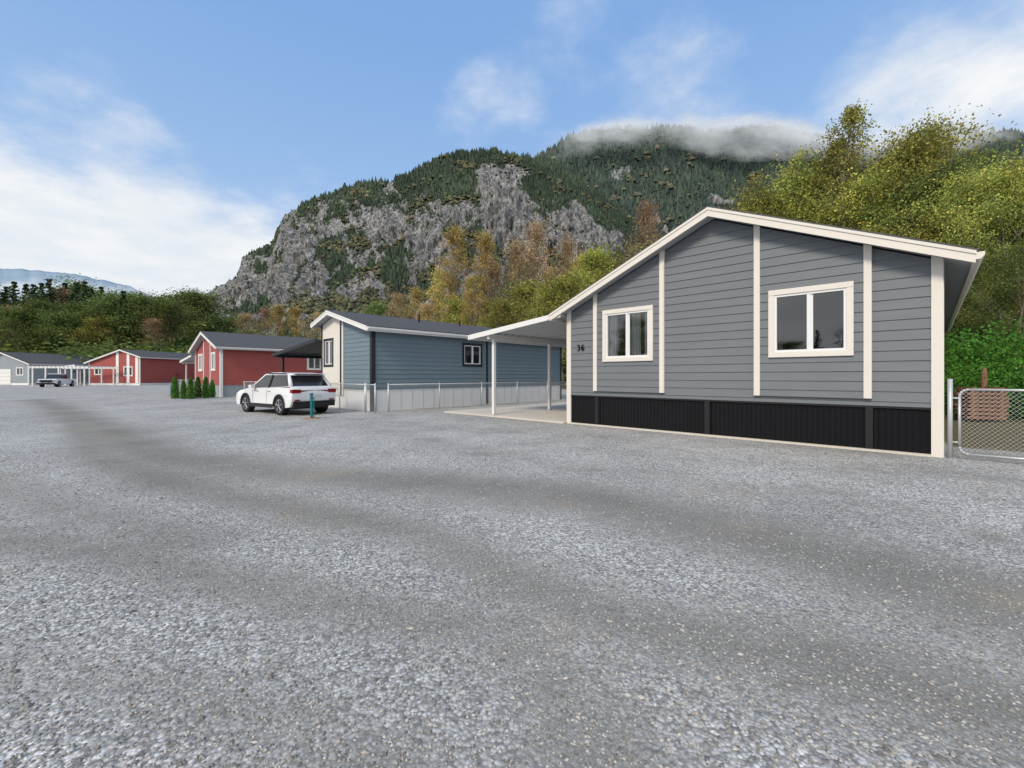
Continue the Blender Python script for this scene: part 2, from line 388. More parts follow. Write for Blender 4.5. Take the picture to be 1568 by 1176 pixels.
# ---------------------------------------------------------------- vehicles
def wheel(mb,x,y,r,w,side,spoke=5):
    s=side
    mb.tube((x,y-w/2*s,r),(x,y+w/2*s,r),r,r,24,0)
    mb.tube((x,y+w/2*s,r),(x,y+(w/2+.004)*s,r),r*.70,r*.70,20,1)
    mb.tube((x,y+(w/2+.004)*s,r),(x,y+(w/2+.008)*s,r),r*.62,r*.62,20,0)
    for i in range(spoke):
        a=2*math.pi*i/spoke+.3
        for da in (-.13,.13):
            c=(x+math.cos(a+da)*r*.66,y+(w/2+.014)*s,r+math.sin(a+da)*r*.66)
            mb.tube((x+math.cos(a)*r*.1,y+(w/2+.014)*s,r+math.sin(a)*r*.1),c,.022,.018,5,1)
    mb.tube((x,y+w/2*s,r),(x,y+(w/2+.03)*s,r),.06,.05,10,1)
def arc(cx,cz,r,a0,a1,n=10): return [(cx+r*math.cos(a0+(a1-a0)*i/n),cz+r*math.sin(a0+(a1-a0)*i/n)) for i in range(n+1)]
def car(name,loc,head):
    e=bpy.data.objects.new(name,None); scene.collection.objects.link(e); e.location=(*loc,0); e.rotation_euler=(0,0,head)
    wb=1.36; r=.365; PI=math.pi
    body=[(-2.20,.45),(-2.24,.62),(-2.25,.88),(-2.19,1.06),(-1.98,1.12),(-.5,1.06),(.75,1.03),(1.35,.99),(1.95,.90),(2.2,.78),(2.26,.6),(2.24,.40)]
    low=[(2.15,.30)]+arc(wb,r,.44,-.15,PI+.15,12)+[(.9,.27),(-.9,.27)]+arc(-wb,r,.44,-.15,PI+.15,12)+[(-2.1,.33)]
    poly=body+low
    mb=MB(); n=len(poly)
    lay=[(-.925,.05),(-.90,.0),(-.6,-.02),(0,-.05),(.6,-.02),(.90,0),(.925,.05)]
    rings=[]
    for (y,ins) in lay:
        ring=[]
        for (x,z) in poly:
            if abs(y)>.91: yy=y-(.10*math.copysign(1,y)*max(0,(z-.7)/.4)**1.5)
            elif abs(y)>.8: yy=y-(.06*math.copysign(1,y)*max(0,(z-.8)/.4)); 
            else: yy=y
            fr=(1-ins*.35) if abs(x)>1.9 else 1.
            zz=z-(ins*.6 if (z>.95 and ins>0) else 0)
            mb.v.append((x*fr,yy,zz)); ring.append(len(mb.v)-1)
        rings.append(ring)
    for a,b in zip(rings[:-1],rings[1:]):
        for i in range(n):
            j=(i+1)%n; mb.f.append((a[i],a[j],b[j],b[i])); mb.m.append(0)
    mb.f.append(tuple(rings[0])); mb.m.append(0); mb.f.append(tuple(reversed(rings[-1]))); mb.m.append(0)
    o=addobj('body',mb.mesh('body',[M['carw']]),e); bev(o,.03,3)
    for p in o.data.polygons: p.use_smooth=True
    def loft(lo,hi,ylo,yhi,zl,zh,nm,mat,bw=.03):
        mb=MB(); vs=[(lo[0],-ylo,zl),(lo[1],-ylo,zl),(lo[1],ylo,zl),(lo[0],ylo,zl),(hi[0],-yhi,zh),(hi[1],-yhi,zh),(hi[1],yhi,zh),(hi[0],yhi,zh)]
        mb.v=vs; mb.f=[(3,2,1,0),(4,5,6,7),(0,1,5,4),(1,2,6,5),(2,3,7,6),(3,0,4,7)]; mb.m=[0]*6
        o=addobj(nm,mb.mesh(nm,[M[mat]]),e); bev(o,bw,3); return o
    loft((-2.08,1.0),(-1.62,.12),.845,.66,1.02,1.56,'glasshouse','cglass',.05)
    mb=MB(); pr=[(-1.93,1.53),(-1.7,1.60),(-1.0,1.645),(-.3,1.645),(.15,1.57),(.1,1.53),(-1.7,1.53)]
    mb.prism((0,0,0),(1,0),(0,1),pr,-.69,.69); o=addobj('roof',mb.mesh('roof',[M['carw']]),e); bev(o,.03,3)
    mb=MB()
    for s in (-1,1):
        mb.tube((-2.0,s*.80,1.08),(-1.62,s*.665,1.56),.085,.06,8); mb.tube((1.0,s*.84,1.03),(.12,s*.665,1.57),.035,.035,6)
    o=addobj('pillars',mb.mesh('pillars',[M['carw']],True),e)
    mb=MB()
    for s in (-1,1):
        mb.tube((-.42,s*.852,1.04),(-.42,s*.672,1.56),.035,.035,6)
        mb.tube((-1.55,s*.73,1.60),(-.1,s*.73,1.62),.018,.018,6)
        mb.box(-.9,.9,s*.93-.02,s*.93+.02,.27,.42)
        mb.box(-.40,-.392,s*.927-.006,s*.927+.006,.45,1.0); mb.box(.72,.728,s*.927-.006,s*.927+.006,.45,.98)
        for c in (-wb,wb):
            ar=arc(c,r,.45,-.1,PI+.1,14); ar2=arc(c,r,.39,-.1,PI+.1,14)
            for i in range(14):
                y=s*.935; mb.prism((0,0,0),(1,0),(0,1),[ar[i],ar[i+1],ar2[i+1],ar2[i]],y-.02,y+.01)
    mb.box(-2.285,-2.1,-.84,.84,.33,.55); mb.box(2.1,2.285,-.84,.84,.28,.5)
    mb.box(-2.262,-2.2,-.86,.86,.885,.935)
    o=addobj('cladding',mb.mesh('cladding',[M['carb']]),e); bev(o,.01,2)
    mb=MB()
    for s in (-1,1):
        mb.box(-2.275,-2.1,*sorted((s*.56,s*.90)),.86,1.0); mb.box(-2.29,-2.2,*sorted((s*.6,s*.80)),.57,.62)
    mb.box(-2.268,-2.2,-.56,.56,.94,.965)
    o=addobj('tail_lamps',mb.mesh('tail_lamps',[M['tail']]),e); bev(o,.02,2)
    mb=MB(); mb.box(-2.30,-2.26,-.26,.26,.66,.80); addobj('licence_plate',mb.mesh('licence_plate',[M['plate']]),e)
    mb=MB()
    for s in (-1,1): mb.box(.55,.75,*sorted((s*.9,s*1.08)),1.02,1.15)
    mb.box(-1.98,-1.6,-.62,.62,1.585,1.61)
    o=addobj('mirrors_spoiler',mb.mesh('mirrors_spoiler',[M['carw']]),e); bev(o,.03,2)
    mb=MB()
    for s in (-1,1):
        for (x0,x1) in ((-1.25,-.45),(-.38,.55)): mb.box(x1-.22,x1-.05,*sorted((s*.905,s*.93)),.9,.925)
        mb.box(1.9,2.2,*sorted((s*.6,s*.86)),.72,.82)
    addobj('door_handles_lamps',mb.mesh('door_handles_lamps',[M['rim']]),e)
    mb=MB()
    for x in (-wb,wb):
        for s in (-1,1): wheel(mb,x,s*.80,r,.23,s)
    addobj('wheels',mb.mesh('wheels',[M['tyre'],M['rim']]),e)
    mb=MB(); mb.box(-2.,2.,-.68,.68,.25,.6); addobj('underbody',mb.mesh('underbody',[M['carb']]),e)
    return e
rl=Vector((-8.85,16.75)); hd=Vector((-.82,.575)).normalized(); rt=Vector((hd.y,-hd.x))
c=rl+hd*1.36+rt*.85
car('parked_suv',(c.x,c.y),math.atan2(hd.y,hd.x))
def pickup(name,loc,head):
    e=bpy.data.objects.new(name,None); scene.collection.objects.link(e); e.location=(*loc,0); e.rotation_euler=(0,0,head)
    PI=math.pi; r=.4
    p=[(-2.9,.5),(-2.95,1.1),(-.7,1.12),(1.2,1.15),(2.55,1.08),(2.8,.95),(2.85,.45)]+arc(1.8,r,.5,0,PI,10)+arc(-1.8,r,.5,0,PI,10)
    mb=MB(); mb.prism((0,0,0),(1,0),(0,1),p,-.97,.97); o=addobj('body',mb.mesh('body',[M['carw']]),e); bev(o,.05,3)
    mb=MB(); mb.prism((0,0,0),(1,0),(0,1),[(-.75,1.1),(-.6,1.78),(.6,1.78),(1.25,1.12)],-.80,.80); o=addobj('cab_glass',mb.mesh('cab_glass',[M['cglass']]),e); bev(o,.05,2)
    mb=MB(); mb.box(-.62,.58,-.78,.78,1.76,1.85); o=addobj('cab_roof',mb.mesh('cab_roof',[M['carw']]),e); bev(o,.03,2)
    mb=MB(); mb.box(2.8,2.93,-.6,.6,.68,1.0); mb.box(2.8,2.98,-.95,.95,.38,.6); o=addobj('grille_bumper',mb.mesh('grille_bumper',[M['carb']]),e)
    mb=MB()
    for s in (-1,1): mb.box(2.78,2.9,*sorted((s*.64,s*.93)),.78,.98)
    addobj('headlamps',mb.mesh('headlamps',[M['rim']]),e)
    mb=MB()
    for x in (-1.8,1.8):
        for s in (-1,1): wheel(mb,x,s*.84,r,.26,s)
    addobj('wheels',mb.mesh('wheels',[M['tyre'],M['rim']]),e)
pickup('pickup_truck',((88-CX)/F*62,62),-1.15)
# ---------------------------------------------------------------- fences
def chain(name,pts,h=1.2,sp=.07,posts=2.6,wr=.0028):
    e=bpy.data.objects.new(name,None); scene.collection.objects.link(e)
    fr=MB(); wi=MB()
    for (a,b) in zip(pts[:-1],pts[1:]):
        a=Vector((*a,0)); b=Vector((*b,0)); L=(b-a).length; d=(b-a)/L
        n=max(1,round(L/posts))
        for i in range(n+1):
            p=a+d*(L*i/n); fr.tube(p,p+Vector((0,0,h+.06)),.033 if i in(0,n) else .025,None,8)
        fr.tube(a+Vector((0,0,h)),b+Vector((0,0,h)),.022,None,8)
        k=-h
        while k<L:
            for sg in (1,-1):
                s0,z0,s1,z1=(k,0.04,k+h-.04,h)
                if s0<0: z0+= -s0; s0=0
                if s1>L: z1-= s1-L; s1=L
                if s1>s0+1e-3:
                    if sg>0: q0=a+d*s0+Vector((0,0,z0)); q1=a+d*s1+Vector((0,0,z1))
                    else: q0=a+d*s0+Vector((0,0,h+.04-z0)); q1=a+d*s1+Vector((0,0,h+.04-z1))
                    wi.tube(q0,q1,wr if sp<.1 else .005,None,3,0,False)
            k+=sp
    addobj('posts_and_rails',fr.mesh('posts_and_rails',[M['galv']],True),e)
    addobj('wire_mesh',wi.mesh('wire_mesh',[M['galv']],fixn=False),e); return e
A=G(598,631)
def off(p,u,v): return (p[0]-u*EX[0]+v*EY[0],p[1]-u*EX[1]+v*EY[1])
chain('chain_link_fence',[off(A,0,-.1),off(A,0,13)],1.15,wr=.0022)
chain('chain_link_fence',[off(A,.0,-.7),off(A,.75,-.7)],1.15)
chain('chain_link_fence',[off(A,.85,-.7),off(A,5.5,-.7)],1.15,.09,wr=.0022)
chain('chain_link_fence',[off(A,12.5,0),off(A,46,0)],1.1,.16)
chain('chain_link_fence',[off(A,12.5,0),off(A,12.5,14)],1.1,.14)
Rc=(7.94,8.10)
g0=off(Rc,-.10,-.02); g1=off(Rc,-1.75,-.02)
chain('chain_link_fence',[off(Rc,-1.8,0),off(Rc,-6,0)],1.28,wr=.0022)
chain('chain_link_fence',[off(Rc,-2.2,9),off(Rc,-12,9)],1.75)
chain('chain_link_fence',[off(Rc,-6,0),off(Rc,-6,9)],1.28)
e=bpy.data.objects.new('chain_link_gate',None); scene.collection.objects.link(e)
mb=MB(); a=Vector((*g0,0)); d=(Vector((*g1,0))-a).normalized(); U=Vector((0,0,1))
def T(s,z): return a+d*s+U*z
mb.tube(T(.02,0),T(.02,1.45),.035)
x0,x1,z0,z1=.14,1.6,.1,1.26; rr=.12; path=[]
for (cx,cz,a0) in ((x1-rr,z1-rr,0),(x0+rr,z1-rr,math.pi/2),(x0+rr,z0+rr,math.pi),(x1-rr,z0+rr,1.5*math.pi)):
    path+=[(cx+rr*math.cos(a0+i*math.pi/8),cz+rr*math.sin(a0+i*math.pi/8)) for i in range(5)]
path.append(path[0])
for p,q in zip(path[:-1],path[1:]): mb.tube(T(*p),T(*q),.02,None,8)
mb.tube(T(.02,.3),T(.16,.3),.015); mb.tube(T(.02,1.1),T(.16,1.1),.015)
addobj('gate_frame',mb.mesh('gate_frame',[M['galv']],True),e)
mb=MB(); k=x0-1.2
while k<x1:
    for sg in (1,-1):
        s0,s1,q0,q1=k,k+1.1,.14,1.24
        if s0<x0: q0+=x0-s0; s0=x0
        if s1>x1: q1-=s1-x1; s1=x1
        if s1>s0+.01:
            if sg>0: mb.tube(T(s0,q0),T(s1,q1),.0022,None,3,0,False)
            else: mb.tube(T(s0,1.38-q0),T(s1,1.38-q1),.0022,None,3,0,False)
    k+=.07
addobj('gate_mesh',mb.mesh('gate_mesh',[M['galv']],fixn=False),e)
# lumber stack + wooden post
mb=MB()
for k in range(8):
    for j in range(4):
        w=random.uniform(-.06,.06); mb.box(-.55+w,.5+w,-.4+j*.17,-.25+j*.17,.1+k*.13,.19+k*.13)
    for x in (-.4,.35): mb.box(x-.04,x+.04,-.4,.3,.191+k*.13,.229+k*.13)
addobj('lumber_stack',mb.mesh('lumber_stack',[M['wood']]),None,(15.6,14.6,0),ROT+.5)
mb=MB(); mb.tube((0,0,0),(0,0,1.6),.10,.08,10); mb.tube((0,0,1.6),(.02,0,1.8),.08,.04,10)
addobj('wooden_post',mb.mesh('wooden_post',[M['wood']]),None,(16.4,15.2,0))
def riser(px,py,h):
    e=bpy.data.objects.new('water_riser',None); scene.collection.objects.link(e); x,y=G(px,py); e.location=(x,y,0)
    mb=MB(); mb.tube((0,0,.03),(0,0,h),.045,None,12); mb.tube((0,0,h),(0,0,h+.05),.06,None,12); mb.tube((0,0,h*.75),(.12,0,h*.75),.025,None,8); mb.tube((.07,.03,0),(.07,.03,h*.9),.02)
    addobj('riser_pipe',mb.mesh('riser_pipe',[M['teal']],False),e)
    mb=MB(); mb.box(-.24,.24,-.2,.2,0,.02); addobj('riser_pad',mb.mesh('riser_pad',[M['orange']]),e)
riser(477,641,.85); riser(262,606,.75)
# ---------------------------------------------------------------- numpy noise
def vnoise(x,y,seed=0):
    xi=np.floor(x); yi=np.floor(y); xf=x-xi; yf=y-yi
    def h(a,b):
        v=np.sin(a*127.1+b*311.7+seed*74.7)*43758.5453; return v-np.floor(v)
    u=xf*xf*(3-2*xf); w=yf*yf*(3-2*yf)
    return (h(xi,yi)*(1-u)+h(xi+1,yi)*u)*(1-w)+(h(xi,yi+1)*(1-u)+h(xi+1,yi+1)*u)*w
def fbm(x,y,o=5,seed=0,g=.5):
    s=0;a=1;t=0
    for i in range(o): s=s+a*vnoise(x*2**i,y*2**i,seed+i); t+=a; a*=g
    return s/t
def ridged(x,y,o=5,seed=0):
    s=0;a=1;t=0
    for i in range(o): s=s+a*(1-np.abs(2*vnoise(x*2**i,y*2**i,seed+i)-1)); t+=a; a*=.55
    return s/t
def gridmesh(name,V,nx,ny,mats,attrs={},smooth=True):
    idx=np.arange(nx*ny).reshape(ny,nx)
    f=np.stack([idx[:-1,:-1],idx[:-1,1:],idx[1:,1:],idx[1:,:-1]],-1).reshape(-1,4)
    me=bpy.data.meshes.new(name); me.vertices.add(len(V)); me.vertices.foreach_set('co',V.astype(np.float32).ravel())
    me.loops.add(f.size); me.loops.foreach_set('vertex_index',f.ravel().astype(np.int32))
    me.polygons.add(len(f)); me.polygons.foreach_set('loop_start',(np.arange(len(f))*4).astype(np.int32))
    me.update(calc_edges=True); me.validate()
    for k,v in attrs.items():
        at=me.attributes.new(k,'FLOAT','POINT'); at.data.foreach_set('value',v.astype(np.float32).ravel())
    for m_ in mats: me.materials.append(m_)
    if smooth: me.polygons.foreach_set('use_smooth',[True]*len(f))
    return me
# ---------------------------------------------------------------- ground
xs=np.unique(np.concatenate([np.linspace(-4000,-60,20),np.linspace(-60,-16,60),np.linspace(-16,18,150),np.linspace(18,60,50),np.linspace(60,4000,20)]))
ys=np.unique(np.concatenate([np.linspace(-400,-4,10),np.linspace(-4,30,150),np.linspace(30,100,90),np.linspace(100,6000,20)]))
XX,YY=np.meshgrid(xs,ys)
def pdist(pts):
    D=np.full(XX.shape,1e9)
    pts=[G(*p) for p in pts]
    for (a,b) in zip(pts[:-1],pts[1:]):
        ax,ay=a; dx,dy=b[0]-ax,b[1]-ay; L2=dx*dx+dy*dy
        t=np.clip(((XX-ax)*dx+(YY-ay)*dy)/L2,0,1); D=np.minimum(D,np.hypot(XX-ax-t*dx,YY-ay-t*dy))
    return D
wob=(fbm(XX*.5,YY*.5,3,5)-.5)*1.2
tr=np.zeros(XX.shape)
for pts,w,amp in (([(60,612),(130,640),(190,675),(250,700),(420,722),(600,735),(900,765),(1200,830),(1400,890),(1650,960)],.75,1.),
                  ([(60,612),(110,645),(150,700),(300,750),(500,785),(650,820),(800,890),(1000,960),(1300,1020),(1700,1130)],.38,1.),
                  ([(-200,690),(60,770),(300,830)],.40,.7),
                  ([(-200,800),(200,850),(500,930),(760,960),(900,1100),(950,1300)],.30,.9),
                  ([(-100,1000),(300,1060),(600,1180)],.25,.6),
                  ([(560,655),(700,680),(1000,730),(1400,800)],.35,.25)):
    d=pdist(pts)+wob*w*.6; tr=np.maximum(tr,amp*np.exp(-(np.maximum(d,0)/w)**2))
veg=np.zeros(XX.shape)
veg=np.maximum(veg,np.clip((YY-88+8*wob)/6,0,1)*1.0)
lu=(XX-7.94)*EX[0]+(YY-8.10)*EX[1]; lv=(XX-7.94)*EY[0]+(YY-8.10)*EY[1]
veg=np.maximum(veg,np.clip((lv-1.2+wob)/1.5,0,1)*np.clip((lu+.2)/.5,0,1))
veg=np.maximum(veg,np.clip((lv-16)/2,0,1)*np.clip((lu+12)/2,0,1))
m=bpy.data.materials.new('gravel_ground'); t=NT(m); v=t.obj()
def vor(scale,feat='F1'):
    n=t.add('ShaderNodeTexVoronoi'); n.feature=feat; n.inputs['Scale'].default_value=scale; t.lk(v,n.inputs['Vector']); return n
v1=vor(52); v2=vor(95); v3=vor(28)
bw1=t.add('ShaderNodeSeparateColor'); t.lk(v1.outputs['Color'],bw1.inputs[0])
bw2=t.add('ShaderNodeSeparateColor'); t.lk(v2.outputs['Color'],bw2.inputs[0])
bw3=t.add('ShaderNodeSeparateColor'); t.lk(v3.outputs['Color'],bw3.inputs[0])
s1=t.ramp(bw1.outputs[0],[(0,(.20,.195,.185)),(.35,(.42,.41,.395)),(.7,(.60,.59,.57)),(.93,(.76,.75,.73)),(1,(.88,.87,.84))])
s2=t.ramp(bw2.outputs[0],[(0,(.22,.212,.192)),(.6,(.45,.436,.405)),(1,(.66,.64,.60))])
s3=t.ramp(bw3.outputs[1],[(0,(.32,.315,.30)),(.8,(.60,.59,.57)),(1,(.8,.79,.77))])
sel=t.math('GREATER_THAN',bw3.outputs[0],.66)
st=t.mix(sel,s1,s3)
big=t.noise(v,.35,5,.65); mid=t.noise(v,2.2,5,.65)
at=t.add('ShaderNodeAttribute'); at.attribute_name='track'; trk=at.outputs['Fac']
tk=t.math('MULTIPLY',trk,t.sstep(mid,.10,.45),None,True)
patch=t.sstep(t.noise(v,.8,6,.7),.50,.68)
fine=t.math('MAXIMUM',tk,t.math('MULTIPLY',patch,.75))
col=t.mix(fine,st,s2)
gap_shade=t.sstep(v1.outputs['Distance'],.3,.8)
col=t.mix(t.math('MULTIPLY',gap_shade,t.math('MULTIPLY_ADD',tk,-.35,.60)),col,(.10,.098,.09))  # shade in the gaps between stones, painted into the colour
col=t.mix(t.math('MULTIPLY',tk,.72),col,(.180,.175,.156))
col=t.mix(t.math('MULTIPLY',patch,.26),col,(.20,.195,.178))
col=t.mix(t.math('MULTIPLY',t.sstep(t.noise(v,.55,4),.54,.70),t.math('MULTIPLY_ADD',tk,.30,.20)),col,(.32,.265,.19))
br=t.math('MULTIPLY_ADD',big,1.0,.50)
hs=t.add('ShaderNodeHueSaturation'); t.lk(col,hs.inputs['Color']); t.lk(br,hs.inputs['Value'])
av=t.add('ShaderNodeAttribute'); av.attribute_name='veg'
vf=t.sstep(t.math('ADD',av.outputs['Fac'],t.math('MULTIPLY_ADD',mid,.8,-.4)),.3,.7)
vc=t.mix(t.noise(v,3.,6,.7),(.05,.07,.025),(.24,.18,.11))
col=t.mix(vf,hs.outputs[0],vc)
hgt=t.math('SUBTRACT',1.,v1.outputs['Distance'])
hgt=t.math('ADD',hgt,t.math('MULTIPLY',v3.outputs['Distance'],-.8))
hgt=t.math('MULTIPLY',hgt,t.math('MULTIPLY_ADD',tk,-.6,1.))
nb=t.bump(hgt,.65,.010)
t.out(t.pbsdf(col,.92,.08,nb)); M['ground']=m
me=gridmesh('ground',np.stack([XX,YY,XX*0],-1).reshape(-1,3),len(xs),len(ys),[m],{'track':tr,'veg':veg})
addobj('ground',me)
def stones(n):
    ic=np.array([(1,0,0),(-1,0,0),(0,1,0),(0,-1,0),(0,0,1),(0,0,-1)],float)
    fc=np.array([(0,2,4),(2,1,4),(1,3,4),(3,0,4),(2,0,5),(1,2,5),(3,1,5),(0,3,5)])
    Z=1.2+ (rng.random(n)**1.5)*8; X=(rng.random(n)*2-1)*1.3*Z
    sz=rng.uniform(.005,.011,n)*(1+.6*(rng.random(n)>.95))
    an=rng.random(n)*6.28; V=ic[None]*(1+.45*(rng.random((n,6,1))-.5))
    sc=np.stack([sz*rng.uniform(.8,1.3,n),sz*rng.uniform(.6,1.,n),sz*rng.uniform(.45,.8,n)],-1)
    V=V*sc[:,None]; x=V[...,0]*np.cos(an)[:,None]-V[...,1]*np.sin(an)[:,None]; y=V[...,0]*np.sin(an)[:,None]+V[...,1]*np.cos(an)[:,None]
    V=np.stack([x+X[:,None],y+Z[:,None],V[...,2]+.3*sc[:,2][:,None]],-1)
    f=(fc[None]+np.arange(n)[:,None,None]*6).reshape(-1,3)
    me=bpy.data.meshes.new('loose_gravel'); me.from_pydata(V.reshape(-1,3).tolist(),[],f.tolist())
    g=rng.random(n); c=.16+.36*g**1.2; tint=rng.random(n)
    cc=np.stack([c*(1.02+.06*tint),c,c*(.97-.10*tint),np.ones(n)],-1); cc=np.repeat(cc,6,0)
    a=me.attributes.new('Col','FLOAT_COLOR','POINT'); a.data.foreach_set('color',cc.astype(np.float32).ravel())
    m=bpy.data.materials.new('stone'); t=NT(m); a=t.add('ShaderNodeAttribute'); a.attribute_name='Col'; t.out(t.pbsdf(a.outputs['Color'],.9,.1)); me.materials.append(m)
    addobj('loose_gravel',me)
stones(36000)
# ---------------------------------------------------------------- vegetation
def leaves(C,size,seed,upb=.3,asp=.75):
    r=np.random.default_rng(seed); n=len(C)
    N=r.normal(size=(n,3)); N[:,2]+=upb; N/=np.linalg.norm(N,axis=1)[:,None]
    A=np.cross(N,r.normal(size=(n,3))); A/=np.linalg.norm(A,axis=1)[:,None]+1e-9; B=np.cross(N,A)
    s=(size*r.uniform(.6,1.3,n))[:,None]
    return np.stack([C-A*s*.5,C+B*s*.5*asp,C+A*s*.5,C-B*s*.5*asp],1)
def plant_mesh(name,mb,C,size,shade,hue,lm,seed,upb=.3,bark='bark'):
    V=leaves(C,size,seed,upb); n=len(C); b=len(mb.v)
    verts=mb.v+V.reshape(-1,3).tolist(); f=mb.f+(np.arange(n*4).reshape(n,4)+b).tolist()
    me=bpy.data.meshes.new(name); me.from_pydata(verts,[],f); me.materials.append(M[bark]); me.materials.append(lm)
    me.polygons.foreach_set('material_index',[0]*len(mb.f)+[1]*n)
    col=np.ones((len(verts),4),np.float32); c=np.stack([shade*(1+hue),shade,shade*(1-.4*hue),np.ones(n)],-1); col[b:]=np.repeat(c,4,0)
    a=me.attributes.new('Col','FLOAT_COLOR','POINT'); a.data.foreach_set('color',col.ravel()); return me
def decid(name,seed,H,R,nleaf,ls,lm,base=.22,sparse=0.,nl=30,cr=.13,up=0.):
    r=random.Random(seed); nr=np.random.default_rng(seed); mb=MB()
    pts=[Vector((0,0,-.3))]; ns=9
    for i in range(1,ns+1): pts.append(Vector((pts[-1].x+r.uniform(-.03,.03)*H*.6,pts[-1].y+r.uniform(-.03,.03)*H*.6,H*.97*i/ns)))
    tr0=H*.012+.03
    for i in range(ns): mb.tube(pts[i],pts[i+1],tr0*(1-i/ns*.9),tr0*(1-(i+1)/ns*.9),7,0,False)
    cl=[]
    for i in range(nl):
        t=base+(1-base)*((i+.5)/nl)**.9; k=t*ns; j=min(ns-1,int(k)); p=pts[j].lerp(pts[j+1],k-j)
        u=(t-base)/(1-base); sh=math.sin(math.pi*min(1,(u*.86+.14)))**.65
        L=R*sh*r.uniform(.6,1.2); az=i*2.4+r.uniform(-.5,.5); el=r.uniform(.25,.6)+u*.5+up
        d=Vector((math.cos(az)*math.cos(el),math.sin(az)*math.cos(el),math.sin(el))); rr=tr0*(1-t*.85)*.5; q=p
        for s in range(4):
            d=(d+Vector((r.uniform(-.2,.2),r.uniform(-.2,.2),r.uniform(-.05,.25)))).normalized(); q2=q+d*L/4
            mb.tube(q,q2,rr*(1-s*.22),rr*(1-(s+1)*.22),5,0,False)
            if s>=1 or r.random()<.4:
                for _ in range(4):
                    dd=(d+Vector((r.uniform(-1,1),r.uniform(-1,1),r.uniform(-.5,.9)))).normalized(); q3=q2+dd*L*r.uniform(.15,.38)
                    mb.tube(q2,q3,rr*.3,rr*.08,3,0,False); cl.append(q3)
            q=q2
        cl.append(q)
    cl=[c for c in cl if r.random()>sparse*.4]
    K_=len(cl); per=max(3,nleaf//K_); C=[];S=[];Hu=[]
    for c in cl:
        n=int(per*r.uniform(.3,1.7)); rad=R*cr*r.uniform(.5,1.5)
        P=nr.normal(size=(n,3))*rad*np.array([1,1,.6])+np.array(c); C.append(P)
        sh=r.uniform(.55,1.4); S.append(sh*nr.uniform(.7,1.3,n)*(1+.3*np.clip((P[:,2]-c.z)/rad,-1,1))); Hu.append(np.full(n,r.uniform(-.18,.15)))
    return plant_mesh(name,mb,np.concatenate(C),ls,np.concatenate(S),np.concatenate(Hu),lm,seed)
def conif(name,seed,H,R,wh=28):
    r=random.Random(seed); mb=MB(); mb.tube((0,0,-.3),(0,0,H*.98),H*.013+.05,.02,7,0,False); C=[];S=[]
    for i in range(wh):
        t=.08+.92*i/wh; z=H*t; rad=R*(1-t)**.85*r.uniform(.75,1.1)+.1
        for k in range(9):
            az=r.random()*6.283; L=rad*r.uniform(.55,1.15); n=max(3,int(L*8)); sh=r.uniform(.5,1.4)
            for j in range(n):
                u=(j+.5)/n; x=math.cos(az)*L*u; y=math.sin(az)*L*u
                C.append((x+r.uniform(-.12,.12)*L,y+r.uniform(-.12,.12)*L,z-L*.28*u+.12*L*u*u+r.uniform(-.15,.15))); S.append(sh*(.6+.6*u))
    n=len(C); return plant_mesh(name,mb,np.array(C),H*.030,np.array(S),np.zeros(n),M['lf_con'],seed,.8)
def bush(name,seed,R,Hh,n,ls,lm):
    r=random.Random(seed); nr=np.random.default_rng(seed); mb=MB(); C=[];S=[];Hu=[]; k=40
    for i in range(k):
        az=r.random()*6.283; rr=R*math.sqrt(r.random())*.85; z=Hh*(.15+.75*r.random())*math.sqrt(max(.05,1-(rr/R)**2))
        c=np.array((math.cos(az)*rr,math.sin(az)*rr,z)); m_=n//k; rad=R*.2*r.uniform(.6,1.3)
        P=nr.normal(size=(m_,3))*rad*np.array([1,1,.8])+c; P[:,2]=np.abs(P[:,2]); C.append(P)
        S.append(r.uniform(.55,1.35)*nr.uniform(.7,1.3,m_)); Hu.append(np.full(m_,r.uniform(-.15,.15)))
        if i%3==0: mb.tube((0,0,0),tuple(c),.03,.01,4,0,False)
    return plant_mesh(name,mb,np.concatenate(C),ls,np.concatenate(S),np.concatenate(Hu),lm,seed)
Tm={}
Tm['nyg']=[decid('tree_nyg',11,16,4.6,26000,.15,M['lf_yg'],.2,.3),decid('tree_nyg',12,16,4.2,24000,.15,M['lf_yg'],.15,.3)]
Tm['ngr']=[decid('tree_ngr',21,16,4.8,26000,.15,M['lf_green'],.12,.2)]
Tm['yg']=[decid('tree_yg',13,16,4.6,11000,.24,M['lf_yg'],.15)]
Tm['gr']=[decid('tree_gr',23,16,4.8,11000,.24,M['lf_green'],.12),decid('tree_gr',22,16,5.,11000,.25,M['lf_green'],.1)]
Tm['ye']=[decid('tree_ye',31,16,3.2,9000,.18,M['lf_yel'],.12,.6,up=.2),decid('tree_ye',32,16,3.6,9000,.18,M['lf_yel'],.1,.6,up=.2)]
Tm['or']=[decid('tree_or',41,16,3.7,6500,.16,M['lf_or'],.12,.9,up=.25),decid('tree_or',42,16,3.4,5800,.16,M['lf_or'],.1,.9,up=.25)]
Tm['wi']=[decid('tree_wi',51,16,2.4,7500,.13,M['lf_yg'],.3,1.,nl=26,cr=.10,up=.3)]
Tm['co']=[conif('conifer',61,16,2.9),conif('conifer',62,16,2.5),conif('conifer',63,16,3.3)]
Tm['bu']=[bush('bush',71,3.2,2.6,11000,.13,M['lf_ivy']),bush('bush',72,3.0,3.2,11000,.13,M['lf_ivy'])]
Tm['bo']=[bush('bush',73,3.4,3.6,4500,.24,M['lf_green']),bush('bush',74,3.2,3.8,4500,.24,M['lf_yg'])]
Tm['bg']=[Tm['bo'][0]]
